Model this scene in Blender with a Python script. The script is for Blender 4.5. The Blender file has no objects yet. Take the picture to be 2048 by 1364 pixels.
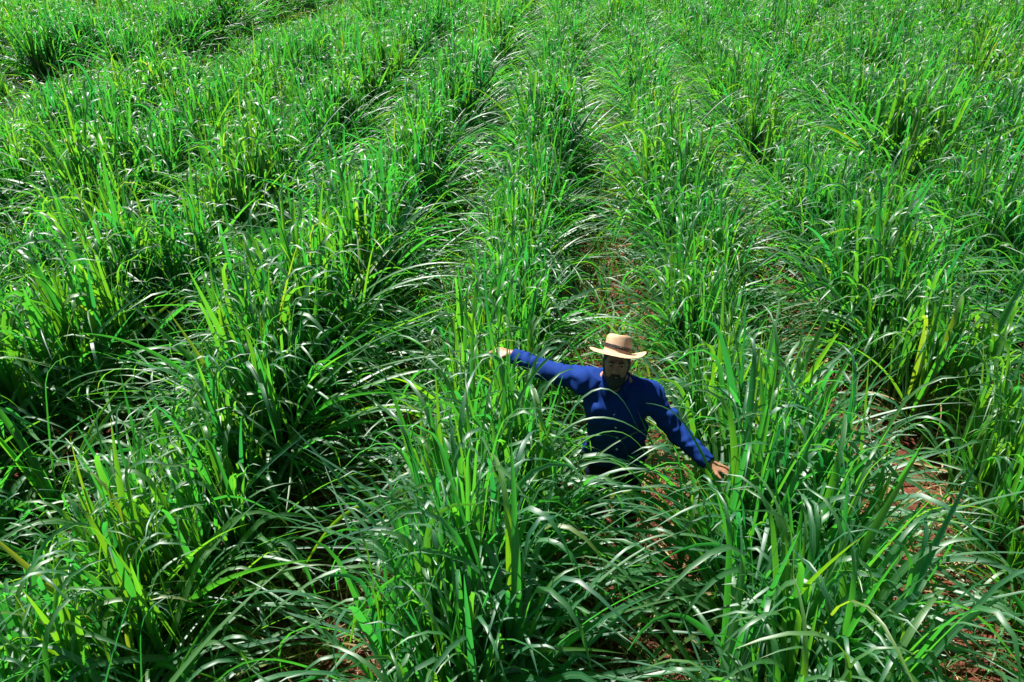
import bpy, math, random
import numpy as np
from mathutils import Vector, Matrix

sc = bpy.context.scene
COL = sc.collection
rad = math.radians

# ------------------------------------------------------------------ camera
CAM_H = 3.97
PITCH, YAW, FPX = 32.2, 5.2, 1400.0          # focal length in pixels of a 2048 wide frame
cam_data = bpy.data.cameras.new("camera")
cam_data.sensor_width = 36.0
cam_data.lens = 36.0 * FPX / 2048.0
cam_data.clip_end = 2000.0
cam = bpy.data.objects.new("camera", cam_data)
COL.objects.link(cam)
cam.location = (0, 0, CAM_H)
cam.rotation_euler = (rad(90 - PITCH), 0, rad(YAW))
sc.camera = cam

# ------------------------------------------------------------------ world and sun
SUN_EL, SUN_AZ = 56.0, 130.0                  # azimuth: direction towards the sun, degrees from +X towards +Y
w = bpy.data.worlds.new("World")
sc.world = w
w.use_nodes = True
nt = w.node_tree
nt.nodes.clear()
sky = nt.nodes.new("ShaderNodeTexSky")
sky.sky_type = 'NISHITA'
sky.sun_disc = False
sky.sun_elevation = rad(SUN_EL)
sky.sun_rotation = rad(90 - SUN_AZ)
bg = nt.nodes.new("ShaderNodeBackground")
bg.inputs[1].default_value = 0.03
wo = nt.nodes.new("ShaderNodeOutputWorld")
nt.links.new(sky.outputs[0], bg.inputs[0])
nt.links.new(bg.outputs[0], wo.inputs[0])

sun_data = bpy.data.lights.new("sun", 'SUN')
sun_data.energy = 5.0
sun_data.angle = rad(0.5)
sun_data.color = (1.0, 0.97, 0.91)
sun = bpy.data.objects.new("sun", sun_data)
COL.objects.link(sun)
a, e = rad(SUN_AZ), rad(SUN_EL)
to_sun = Vector((math.cos(a) * math.cos(e), math.sin(a) * math.cos(e), math.sin(e)))
sun.rotation_euler = to_sun.to_track_quat('Z', 'Y').to_euler()
sun.location = to_sun * 60

sc.view_settings.view_transform = 'Standard'
sc.view_settings.look = 'None'
sc.view_settings.exposure = 1.3
sc.view_settings.gamma = 1.0
sc.cycles.max_bounces = 8
sc.cycles.diffuse_bounces = 3
sc.cycles.glossy_bounces = 2
sc.cycles.transmission_bounces = 4
sc.cycles.sample_clamp_indirect = 4.0

rng = np.random.default_rng(11)
random.seed(11)

# camera frame for choosing which stools the photo shows
_p, _y = rad(PITCH), rad(YAW)
_f = np.array([-math.sin(_y) * math.cos(_p), math.cos(_y) * math.cos(_p), -math.sin(_p)])
_r = np.array([math.cos(_y), math.sin(_y), 0.0])
_u = np.cross(_r, _f)
EYE = np.array([0, 0, CAM_H])


def frame_pos(x, y, z):
    d = np.array([x, y, z]) - EYE
    dep = d @ _f
    return 1024 + FPX * (d @ _r) / dep, 682 - FPX * (d @ _u) / dep, dep


# ------------------------------------------------------------------ helpers
def tag(o, label=None, cat=None, group=None, kind=None):
    if label: o["label"] = label
    if cat: o["category"] = cat
    if group: o["group"] = group
    if kind: o["kind"] = kind
    return o


def link(name, data, parent=None, loc=None):
    o = bpy.data.objects.new(name, data)
    COL.objects.link(o)
    if parent is not None: o.parent = parent
    if loc is not None: o.location = loc
    return o


def mesh_np(name, V, F, mat, uv=None, attrs=None, smooth=True):
    """V (n,3), F (m,4) quads -> mesh"""
    me = bpy.data.meshes.new(name)
    V = np.asarray(V, np.float32); F = np.asarray(F, np.int32)
    me.vertices.add(len(V)); me.vertices.foreach_set("co", V.ravel())
    m, k = F.shape
    me.loops.add(m * k); me.loops.foreach_set("vertex_index", F.ravel())
    me.polygons.add(m)
    me.polygons.foreach_set("loop_start", np.arange(0, m * k, k, dtype=np.int32))
    me.polygons.foreach_set("use_smooth", np.full(m, smooth, bool))
    if uv is not None:
        l = me.uv_layers.new(name="UVMap")
        l.data.foreach_set("uv", np.asarray(uv, np.float32)[F.ravel()].ravel())
    for an, av in (attrs or {}).items():
        at = me.attributes.new(an, 'FLOAT', 'POINT')
        at.data.foreach_set("value", np.asarray(av, np.float32))
    me.update(calc_edges=True)
    me.validate()
    for mm in (mat if isinstance(mat, (list, tuple)) else [mat]): me.materials.append(mm)
    return me


class N:
    """small node-tree builder"""
    def __init__(s, name):
        s.m = bpy.data.materials.new(name); s.m.use_nodes = True
        s.t = s.m.node_tree; s.t.nodes.clear()
        s.out = s.t.nodes.new("ShaderNodeOutputMaterial")
    def n(s, typ, **kw):
        nd = s.t.nodes.new(typ)
        for k, v in kw.items():
            if k.startswith("i_"):
                nd.inputs[k[2:].replace("_", " ")].default_value = v
            else: setattr(nd, k, v)
        return nd
    def l(s, a, b): s.t.links.new(a, b)
    def math(s, op, a, b=0.0, clamp=False):
        nd = s.t.nodes.new("ShaderNodeMath"); nd.operation = op; nd.use_clamp = clamp
        for i, v in enumerate((a, b)):
            if hasattr(v, "is_output"): s.l(v, nd.inputs[i])
            else: nd.inputs[i].default_value = v
        return nd.outputs[0]
    def mix(s, fac, a, b, typ='MIX'):
        nd = s.t.nodes.new("ShaderNodeMix"); nd.data_type = 'RGBA'; nd.blend_type = typ
        for i, v in ((0, fac), (6, a), (7, b)):
            if hasattr(v, "is_output"): s.l(v, nd.inputs[i])
            else: nd.inputs[i].default_value = v if i == 0 else (*v, 1)
        return nd.outputs[2]
    def ramp(s, fac, stops):
        nd = s.t.nodes.new("ShaderNodeValToRGB")
        el = nd.color_ramp.elements
        while len(el) < len(stops): el.new(0.5)
        for e_, (p, c) in zip(el, stops): e_.position = p; e_.color = (*c, 1)
        s.l(fac, nd.inputs[0])
        return nd.outputs[0]


# ------------------------------------------------------------------ materials
def leaf_material():
    b = N("cane_leaf")
    tint = b.n("ShaderNodeAttribute", attribute_name="tint").outputs["Fac"]
    oi = b.n("ShaderNodeObjectInfo").outputs["Random"]
    uv = b.n("ShaderNodeUVMap").outputs[0]
    sx = b.n("ShaderNodeSeparateXYZ"); b.l(uv, sx.inputs[0])
    t = b.math('ADD', b.math('MULTIPLY', tint, 0.75), b.math('MULTIPLY', oi, 0.25))
    base = b.ramp(t, [(0.0, (0.018, 0.115, 0.065)), (0.45, (0.030, 0.155, 0.052)), (0.8, (0.065, 0.185, 0.035)), (1.0, (0.17, 0.22, 0.05))])
    trans = b.ramp(t, [(0.0, (0.014, 0.29, 0.060)), (0.45, (0.070, 0.44, 0.026)), (0.8, (0.22, 0.52, 0.010)), (1.0, (0.46, 0.52, 0.03))])
    # long veins
    mp = b.n("ShaderNodeMapping"); b.l(uv, mp.inputs[0]); mp.inputs["Scale"].default_value = (26, 1.5, 1)
    nz = b.n("ShaderNodeTexNoise", i_Scale=1.0, i_Detail=2.0); b.l(mp.outputs[0], nz.inputs["Vector"])
    vein = b.math('MULTIPLY', b.math('SUBTRACT', nz.outputs["Fac"], 0.5), 1.0)
    base = b.mix(b.math('ADD', 0.5, vein, True), base, (1.15, 1.1, 1.0), 'MULTIPLY')
    # brownish ends and blotches on some leaves
    nz2 = b.n("ShaderNodeTexNoise", i_Scale=5.0, i_Detail=3.0)
    tc = b.n("ShaderNodeTexCoord"); b.l(tc.outputs["Object"], nz2.inputs["Vector"])
    end = b.math('MULTIPLY', b.math('SUBTRACT', b.math('ADD', sx.outputs[1], b.math('MULTIPLY', nz2.outputs["Fac"], 0.35)), 1.14), 6.0, True)
    end = b.math('MULTIPLY', end, b.math('GREATER_THAN', tint, 0.55))
    base = b.mix(end, base, (0.30, 0.20, 0.08))
    trans = b.mix(end, trans, (0.36, 0.24, 0.07))
    # pale midrib
    d = b.math('ABSOLUTE', b.math('SUBTRACT', sx.outputs[0], 0.5))
    rib = b.math('MULTIPLY', b.math('SUBTRACT', 0.06, d), 30.0, True)
    rib = b.math('MULTIPLY', rib, b.math('SUBTRACT', 1.0, sx.outputs[1]))
    base = b.mix(b.math('MULTIPLY', rib, 0.9), base, (0.36, 0.46, 0.30))
    trans = b.mix(b.math('MULTIPLY', rib, 0.55), trans, (0.03, 0.09, 0.02))
    bs = b.n("ShaderNodeBsdfPrincipled")
    b.l(base, bs.inputs["Base Color"])
    bs.inputs["Roughness"].default_value = 0.47
    bs.inputs["IOR"].default_value = 1.58
    bs.inputs["Specular IOR Level"].default_value = 1.0
    bp = b.n("ShaderNodeBump", i_Strength=0.08, i_Distance=0.002)
    b.l(nz.outputs["Fac"], bp.inputs["Height"]); b.l(bp.outputs[0], bs.inputs["Normal"])
    tr = b.n("ShaderNodeBsdfTranslucent"); b.l(trans, tr.inputs[0])
    mx = b.n("ShaderNodeMixShader"); mx.inputs[0].default_value = 0.53
    b.l(bs.outputs[0], mx.inputs[1]); b.l(tr.outputs[0], mx.inputs[2])
    b.l(mx.outputs[0], b.out.inputs[0])
    return b.m


def dry_material(name="dry_leaf", stops=((0, (0.11, 0.075, 0.03)), (0.4, (0.27, 0.18, 0.075)), (0.75, (0.42, 0.31, 0.15)), (1, (0.16, 0.19, 0.04)))):
    b = N(name)
    tint = b.n("ShaderNodeAttribute", attribute_name="tint").outputs["Fac"]
    base = b.ramp(tint, list(stops))
    uv = b.n("ShaderNodeUVMap").outputs[0]
    mp = b.n("ShaderNodeMapping"); b.l(uv, mp.inputs[0]); mp.inputs["Scale"].default_value = (14, 3, 1)
    nz = b.n("ShaderNodeTexNoise", i_Scale=1.0, i_Detail=3.0); b.l(mp.outputs[0], nz.inputs["Vector"])
    base = b.mix(0.6, base, b.ramp(nz.outputs["Fac"], [(0.3, (0.6, 0.55, 0.5)), (0.7, (1.2, 1.15, 1.1))]), 'MULTIPLY')
    bs = b.n("ShaderNodeBsdfPrincipled"); b.l(base, bs.inputs["Base Color"]); bs.inputs["Roughness"].default_value = 0.6
    tr = b.n("ShaderNodeBsdfTranslucent"); b.l(base, tr.inputs[0])
    mx = b.n("ShaderNodeMixShader"); mx.inputs[0].default_value = 0.25
    b.l(bs.outputs[0], mx.inputs[1]); b.l(tr.outputs[0], mx.inputs[2]); b.l(mx.outputs[0], b.out.inputs[0])
    return b.m


def soil_material():
    b = N("red_soil")
    tc = b.n("ShaderNodeTexCoord").outputs["Object"]
    n1 = b.n("ShaderNodeTexNoise", i_Scale=1.3, i_Detail=5.0); b.l(tc, n1.inputs["Vector"])
    n2 = b.n("ShaderNodeTexNoise", i_Scale=28.0, i_Detail=6.0, i_Roughness=0.65); b.l(tc, n2.inputs["Vector"])
    vo = b.n("ShaderNodeTexVoronoi", i_Scale=22.0); b.l(tc, vo.inputs["Vector"])
    c = b.ramp(n1.outputs["Fac"], [(0.3, (0.090, 0.029, 0.017)), (0.7, (0.18, 0.057, 0.034))])
    c = b.mix(0.8, c, b.ramp(n2.outputs["Fac"], [(0.25, (0.5, 0.47, 0.45)), (0.6, (1.1, 1.1, 1.1)), (0.8, (1.5, 1.45, 1.4))]), 'MULTIPLY')
    h = b.math('ADD', b.math('MULTIPLY', n2.outputs["Fac"], 1.0), b.math('MULTIPLY', vo.outputs["Distance"], -0.8))
    bp = b.n("ShaderNodeBump", i_Strength=0.9, i_Distance=0.03); b.l(h, bp.inputs["Height"])
    bs = b.n("ShaderNodeBsdfPrincipled"); b.l(c, bs.inputs["Base Color"]); bs.inputs["Roughness"].default_value = 0.95
    bs.inputs["Specular IOR Level"].default_value = 0.15
    b.l(bp.outputs[0], bs.inputs["Normal"]); b.l(bs.outputs[0], b.out.inputs[0])
    return b.m


def simple_material(name, col, rough=0.7, noise=0.25, scale=60.0, bump=0.0, spec=0.4, stretch=None, sheen=0.0, sss=0.0):
    b = N(name)
    tc = b.n("ShaderNodeTexCoord").outputs["Object"]
    v = tc
    if stretch:
        mp = b.n("ShaderNodeMapping"); b.l(tc, mp.inputs[0]); mp.inputs["Scale"].default_value = stretch; v = mp.outputs[0]
    nz = b.n("ShaderNodeTexNoise", i_Scale=scale, i_Detail=4.0); b.l(v, nz.inputs["Vector"])
    lo = tuple(x * (1 - noise) for x in col); hi = tuple(x * (1 + noise) for x in col)
    c = b.ramp(nz.outputs["Fac"], [(0.3, lo), (0.7, hi)])
    bs = b.n("ShaderNodeBsdfPrincipled"); b.l(c, bs.inputs["Base Color"])
    bs.inputs["Roughness"].default_value = rough; bs.inputs["Specular IOR Level"].default_value = spec
    bs.inputs["Sheen Weight"].default_value = sheen
    if sss:
        bs.inputs["Subsurface Weight"].default_value = sss
        bs.inputs["Subsurface Radius"].default_value = (0.01, 0.004, 0.002)
    if bump:
        bp = b.n("ShaderNodeBump", i_Strength=bump, i_Distance=0.004); b.l(nz.outputs["Fac"], bp.inputs["Height"])
        b.l(bp.outputs[0], bs.inputs["Normal"])
    b.l(bs.outputs[0], b.out.inputs[0])
    return b.m


def straw_material():
    b = N("straw")
    tc = b.n("ShaderNodeTexCoord").outputs["Object"]
    wv = b.n("ShaderNodeTexWave", i_Scale=75.0, i_Distortion=1.2, i_Detail=2.0, bands_direction='Z'); b.l(tc, wv.inputs["Vector"])
    nz = b.n("ShaderNodeTexNoise", i_Scale=24.0, i_Detail=4.0); b.l(tc, nz.inputs["Vector"])
    c = b.ramp(nz.outputs["Fac"], [(0.3, (0.49, 0.315, 0.18)), (0.7, (0.62, 0.43, 0.26))])
    c = b.mix(0.5, c, b.ramp(wv.outputs["Fac"], [(0.2, (0.72, 0.66, 0.6)), (0.7, (1.05, 1.05, 1.05))]), 'MULTIPLY')
    bs = b.n("ShaderNodeBsdfPrincipled"); b.l(c, bs.inputs["Base Color"]); bs.inputs["Roughness"].default_value = 0.65
    bp = b.n("ShaderNodeBump", i_Strength=0.5, i_Distance=0.002); b.l(wv.outputs["Fac"], bp.inputs["Height"]); b.l(bp.outputs[0], bs.inputs["Normal"])
    b.l(bs.outputs[0], b.out.inputs[0])
    return b.m


M_LEAF = leaf_material()
M_DRY = dry_material()
M_WEED = dry_material("weed_blade", ((0, (0.05, 0.10, 0.015)), (0.4, (0.09, 0.15, 0.03)), (0.7, (0.17, 0.18, 0.05)), (1, (0.42, 0.33, 0.16))))
M_STEM = simple_material("cane_stem", (0.10, 0.17, 0.035), 0.5, 0.4, 9.0, stretch=(1, 1, 0.3))
M_SOIL = soil_material()
M_SKIN = simple_material("skin", (0.36, 0.175, 0.105), 0.5, 0.16, 45.0, sss=0.08)
M_SHIRT = simple_material("blue_cotton", (0.005, 0.030, 0.178), 0.8, 0.16, 220.0, bump=0.25, spec=0.12)
M_TROUSER = simple_material("dark_denim", (0.012, 0.018, 0.06), 0.85, 0.3, 180.0, bump=0.3, spec=0.2)
M_BOOT = simple_material("boot_leather", (0.05, 0.03, 0.02), 0.5, 0.3, 40.0)
M_BEARD = simple_material("dark_hair", (0.022, 0.018, 0.016), 0.6, 0.7, 260.0, bump=0.8, stretch=(1, 1, 0.25))
M_STRAW = straw_material()
M_BAND = simple_material("hat_cord", (0.03, 0.02, 0.022), 0.6, 0.3, 200.0)
M_BUTTON = simple_material("pearl_button", (0.75, 0.78, 0.82), 0.3, 0.05)
M_EYE = simple_material("eye", (0.35, 0.32, 0.30), 0.2, 0.05)
M_IRIS = simple_material("iris", (0.02, 0.012, 0.008), 0.15, 0.1)

# ------------------------------------------------------------------ ground: rows run along Y
ROW_S, FUR_X = 1.75, 0.38                     # row spacing, x of the furrow the man stands in


def ground_z(x, y):
    r = np.cos((x - FUR_X) / ROW_S * 2 * np.pi)      # 1 in the furrow, -1 on the row
    return -0.05 * r + 0.012 * np.sin(3.1 * x + 1.3 * y) * np.sin(2.3 * y - 0.7 * x)


def build_ground():
    xs = np.concatenate([-np.geomspace(400, 5.2, 60), np.arange(-5, 5.01, 0.045), np.geomspace(5.2, 400, 60)])
    ys = np.concatenate([-np.geomspace(60, 0.6, 14), np.arange(-0.4, 9.0, 0.045), np.geomspace(9.2, 600, 70)])
    X, Y = np.meshgrid(xs, ys, indexing='ij')
    fade = np.clip(1.3 - np.hypot(X, Y) / 60, 0, 1)
    Z = ground_z(X, Y) * fade
    near = np.clip(1.5 - np.hypot(X, Y - 3) / 7, 0, 1)
    for f_, a_ in ((9, .012), (17, .009), (31, .006)):
        ph = rng.uniform(0, 6.28, 4)
        Z += near * a_ * np.sin(f_ * X + ph[0] + 2 * np.sin(f_ * .37 * Y + ph[1])) * np.sin(f_ * Y + ph[2] + 2 * np.sin(f_ * .41 * X + ph[3]))
    Z += near * rng.normal(0, .006, Z.shape)
    n, m = X.shape
    idx = np.arange(n * m).reshape(n, m)
    F = np.stack([idx[:-1, :-1], idx[1:, :-1], idx[1:, 1:], idx[:-1, 1:]], -1).reshape(-1, 4)
    me = mesh_np("ground", np.stack([X, Y, Z], -1).reshape(-1, 3), F, M_SOIL)
    tag(link("ground", me), "red brown ploughed soil between the cane rows", "ground", kind="structure")


build_ground()


# ------------------------------------------------------------------ leaves
def leaf_lines(base, az, el0, L, bend, kink, kw, kb, drift, m):
    """centre lines (n, m+1, 3) and headings. bend: even droop; kb: extra droop about s = kink over kw (radians)"""
    s = np.linspace(0, 1, m + 1)[None, :]
    n = len(az)
    sm = np.clip((s - kink[:, None]) / kw[:, None] + .5, 0, 1); sm = sm * sm * (3 - 2 * sm)
    el = el0[:, None] - bend[:, None] * s ** 1.5 - kb[:, None] * sm
    el = np.maximum(el, rad(-86))
    a_ = az[:, None] + drift[:, None] * s
    T = np.stack([np.cos(a_) * np.cos(el), np.sin(a_) * np.cos(el), np.sin(el)], -1)
    st = (L / m)[:, None, None]
    Pm = (T[:, :-1] + T[:, 1:]) * .5 * st
    C = np.concatenate([np.zeros((n, 1, 3)), np.cumsum(Pm, 1)], 1) + base[:, None, :]
    return C, T, a_


def leaf_arrays(C, T, a_, W, tw0, tw1, fold, profile='cane'):
    n, k, _ = C.shape
    s = np.linspace(0, 1, k)[None, :]
    S = np.stack([-np.sin(a_), np.cos(a_), np.zeros_like(a_)], -1)
    Nn = np.cross(T, S)
    tw = (tw0[:, None] + tw1[:, None] * s)[..., None]
    Sd = S * np.cos(tw) + Nn * np.sin(tw)
    Nd = np.cross(T, Sd)
    prof = np.minimum(0.5 + 1.6 * s, 1) * np.clip(1 - s, 0, 1) ** 0.68 * 1.28
    prof = np.minimum(prof, 1.0)
    prof[:, -1] = 0.02
    wv = (1 + .05 * np.sin(23 * s + tw0[:, None] * 9))
    hw = (W[:, None] * .5 * prof * wv)[..., None]
    fo = fold[:, None, None]
    L_ = C - Sd * hw + Nd * hw * fo
    R_ = C + Sd * hw + Nd * hw * fo
    V = np.stack([L_, C, R_], 2)                       # n,k,3,3
    uv = np.zeros((n, k, 3, 2)); uv[..., 0] = (0, .5, 1); uv[..., 1] = s[..., None]
    idx = np.arange(n * k * 3).reshape(n, k, 3)
    F = np.concatenate([
        np.stack([idx[:, :-1, j], idx[:, :-1, j + 1], idx[:, 1:, j + 1], idx[:, 1:, j]], -1).reshape(-1, 4) for j in (0, 1)])
    return V.reshape(-1, 3), F, uv.reshape(-1, 2), k * 3


def leaf_mesh(name, par, mat, m=13, keep=None, extra=None):
    C, T, a_ = leaf_lines(par['base'], par['az'], par['el'], par['L'], par['bend'], par['kink'], par['kw'], par['kb'], par['drift'], m)
    sel = np.ones(len(C), bool) if keep is None else keep(C)
    V, F, uv, per = leaf_arrays(C[sel], T[sel], a_[sel], par['W'][sel], par['tw0'][sel], par['tw1'][sel], par['fold'][sel])
    tint = np.repeat(par['tint'][sel], per)
    return mesh_np(name, V, F, mat, uv, {"tint": tint})


def cat_par(ps):
    return {k: np.concatenate([p[k] for p in ps]) for k in ps[0]}


def stool_params(r, size=1.0, more=1.0, less=1.0, wide=.15, ws=1.0):
    """leaves of one sugarcane stool, row along Y"""
    U = lambda a, b, n: r.uniform(a, b, n)
    nt_ = r.integers(15, 21)
    tx, ty = r.normal(0, wide, nt_), r.uniform(-.33, .33, nt_)
    lean_az = np.arctan2(ty * .6 + r.normal(0, .08, nt_), tx + r.normal(0, .08, nt_))
    lean = U(3, 16, nt_)
    th = U(.25, .66, nt_)

    def block(n, h0, h1, el0, el1, L0, L1, W0, W1, bend, pk, kb, t0, t1, side):
        i = r.integers(0, nt_, n)
        f = U(h0, h1, n)
        hz = th[i] * f
        ln = np.radians(lean[i])
        base = np.stack([tx[i] + np.cos(lean_az[i]) * np.sin(ln) * hz, ty[i] + np.sin(lean_az[i]) * np.sin(ln) * hz, hz + .02], -1)
        az = U(-np.pi, np.pi, n)
        if side:   # outer leaves favour the furrow sides
            sg = np.where(tx[i] + r.normal(0, .08, n) > 0, 0.0, np.pi)
            az = sg + r.normal(0, .9, n)
        kinked = r.random(n) < pk
        return dict(base=base, az=az, el=np.radians(U(el0, el1, n)), L=U(L0, L1, n) * size, W=U(W0, W1, n),
                    bend=np.radians(U(*bend, n)), kink=U(.55, .9, n), kw=U(.16, .46, n), kb=np.where(kinked, np.radians(U(*kb, n)), 0),
                    drift=r.normal(0, .25, n), tw0=r.normal(0, .5, n), tw1=r.normal(0, .7, n), fold=U(.12, .45, n), tint=np.clip(r.normal((t0 + t1) / 2, .21, n), 0, 1))
    up = block(int(112 * more), .45, 1.05, 77, 90, .8, 1.45, .034 * ws, .066 * ws, (1, 14), .88, (95, 165), .15, .75, False)
    mid = block(int(40 * less), .35, 1.0, 55, 78, .8, 1.3, .030 * ws, .056 * ws, (20, 60), .75, (60, 130), .15, .7, True)
    low = block(int(56 * less), .2, .85, 20, 62, .85, 1.5, .026 * ws, .050 * ws, (20, 70), .4, (30, 80), .1, .75, True)
    up['kink'] = U(.68, .95, len(up['kink'])); up['tw1'] *= .45; up['drift'] *= .5
    green = cat_par([up, mid, low])
    dry = block(24, .05, .7, -10, 60, .4, 1.0, .010, .028, (50, 130), .5, (40, 110), .1, .9, True)
    dry['tw1'] = r.normal(0, 2.0, len(dry['tw1'])); dry['tint'] = r.random(len(dry['tint'])); dry['fold'] = r.uniform(.3, .9, len(dry['fold']))
    return green, dry, (tx, ty, lean_az, lean, th)


def stem_mesh(name, st):
    tx, ty, la, ln, th = st
    V, F, b = [], [], 0
    ang = np.linspace(0, 2 * np.pi, 7)[:-1]
    for x, y, a_, l_, h in zip(tx, ty, la, np.radians(ln), th):
        for z, rr in ((-.08, .013), (h * .45, .012), (h * .9, .010), (h * 1.25, .004)):
            cx, cy = x + math.cos(a_) * math.sin(l_) * z, y + math.sin(a_) * math.sin(l_) * z
            V += [(cx + rr * math.cos(q), cy + rr * math.sin(q), z) for q in ang]
        for k in range(3):
            for j in range(6):
                F.append((b + k * 6 + j, b + k * 6 + (j + 1) % 6, b + k * 6 + 6 + (j + 1) % 6, b + k * 6 + 6 + j))
        b += 24
    return mesh_np(name, V, F, M_STEM)


# ------------------------------------------------------------------ the man: joints (he faces -Y, towards the camera)
A3 = lambda *v: np.array(v, float)
NECK, HEAD = A3(.318, 3.60, 1.43), A3(.312, 3.565, 1.592)
CHEST, PELV = A3(.335, 3.60, 1.22), A3(.362, 3.62, .92)
SH_R, EL_R, WR_R = A3(.135, 3.655, 1.385), A3(-.125, 3.79, 1.36), A3(-.355, 3.885, 1.405)
SH_L, EL_L, WR_L = A3(.53, 3.575, 1.36), A3(.715, 3.475, 1.165), A3(.905, 3.295, 1.075)
HIP_R, KN_R, AN_R = A3(.27, 3.64, .88), A3(.26, 3.56, .49), A3(.25, 3.66, .09)
HIP_L, KN_L, AN_L = A3(.455, 3.61, .88), A3(.47, 3.50, .49), A3(.48, 3.56, .09)
CLEAR = [(SH_R, SH_L, .13), (NECK, PELV, .17), (SH_R, EL_R, .08), (EL_R, WR_R, .07), (SH_L, EL_L, .08), (EL_L, WR_L, .07), (HEAD + (0, 0, .04), HEAD, .22),
         (HIP_R, KN_R, .11), (KN_R, AN_R, .09), (HIP_L, KN_L, .11), (KN_L, AN_L, .09), (WR_L, WR_L + (.13, -.03, -.02), .05), (WR_R, WR_R + (-.13, .03, .02), .05)]


def seg_dist(Pt, a_, b_):
    ab = b_ - a_
    t = np.clip(((Pt - a_) @ ab) / (ab @ ab), 0, 1)[..., None]
    return np.linalg.norm(Pt - (a_ + t * ab), axis=-1)


def clears_man(loc, rz, scl):
    R = np.array([[math.cos(rz), -math.sin(rz), 0], [math.sin(rz), math.cos(rz), 0], [0, 0, 1]]) * scl

    def keep(C):
        Wd = C @ R.T + loc
        ok = np.ones(len(C), bool)
        for a_, b_, rr in CLEAR:
            ok &= seg_dist(Wd, a_, b_).min(1) > rr
        # leave the view from above onto face, chest and lower arm mostly open
        for tgt, rr in ((HEAD, .16), (CHEST + (0, -.1, .05), .12), (SH_L, .10), (EL_L, .08), ((EL_L + WR_L) / 2, .07), (WR_L, .07), (WR_L + (.07, -.03, 0), .05), (EL_R, .03)):
            front = tgt + (EYE - tgt) * .5
            ok &= seg_dist(Wd, tgt, front).min(1) > rr
        return ok
    return keep


# ------------------------------------------------------------------ cane stools
NVAR = 16
variants = []
for v in range(NVAR):
    g, d, st = stool_params(np.random.default_rng(100 + v), 1.0, 1.2, 1.1, .11 if v < 8 else .18, .86)
    variants.append((leaf_mesh("leaf_blades", g, M_LEAF, 16), leaf_mesh("dry_leaves", d, M_DRY, 9), stem_mesh("stems", st)))

stools = []
for k in range(-26, 25):
    x0 = FUR_X + ROW_S * (k + .5)
    y = -1.5 + random.uniform(0, .5)
    while y < 62:
        sx = x0 + random.gauss(0, .15 if k < -2 or k > 2 else .06)
        big = .92 + .10 * math.sin(.9 * y + 1.7 * k) + .06 * math.sin(2.3 * y - k * 2.1) + random.gauss(0, .07)
        keep_it = random.random() > .03
        if (k == -6 and 14.5 < y < 40) or (k in (-7, -8) and 8.5 < y < 16.5): big *= .4; keep_it = keep_it and random.random() > .75
        if (k == -7 and 15.5 < y < 40) or (k == -9 and 8.5 < y < 16.5): big *= 1.08
        if k < -1 or k > 1: big *= 1.07
        if (k == -5 and y > 14) or (k == -6 and 8 < y < 14.5): big *= .74
        if k == 0 and y < 3.7: big = max(big, 1.06)
        if k in (-2, -3) and y < 5.5: big *= 1.1
        rz = (0 if random.random() < .5 else math.pi) + random.gauss(0, .3)
        if keep_it: stools.append([k, sx, y, max(.35, min(1.2, big)), rz, random.randrange(8) + (8 if k < -3 or k > 3 else 0)])
        y += random.uniform(.46, .66)

single, rest = [], []
for s in stools:
    px, py, dep = frame_pos(s[1], s[2], .75)
    inside = dep > .5 and -60 < px < 2108 and -40 < py < 1480
    (single if inside else rest).append((dep, s))
single.sort(key=lambda t: t[0])
rest += single[300:]
single = [s for _d, s in single[:300]]
rest = [s for _d, s in rest]

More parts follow.
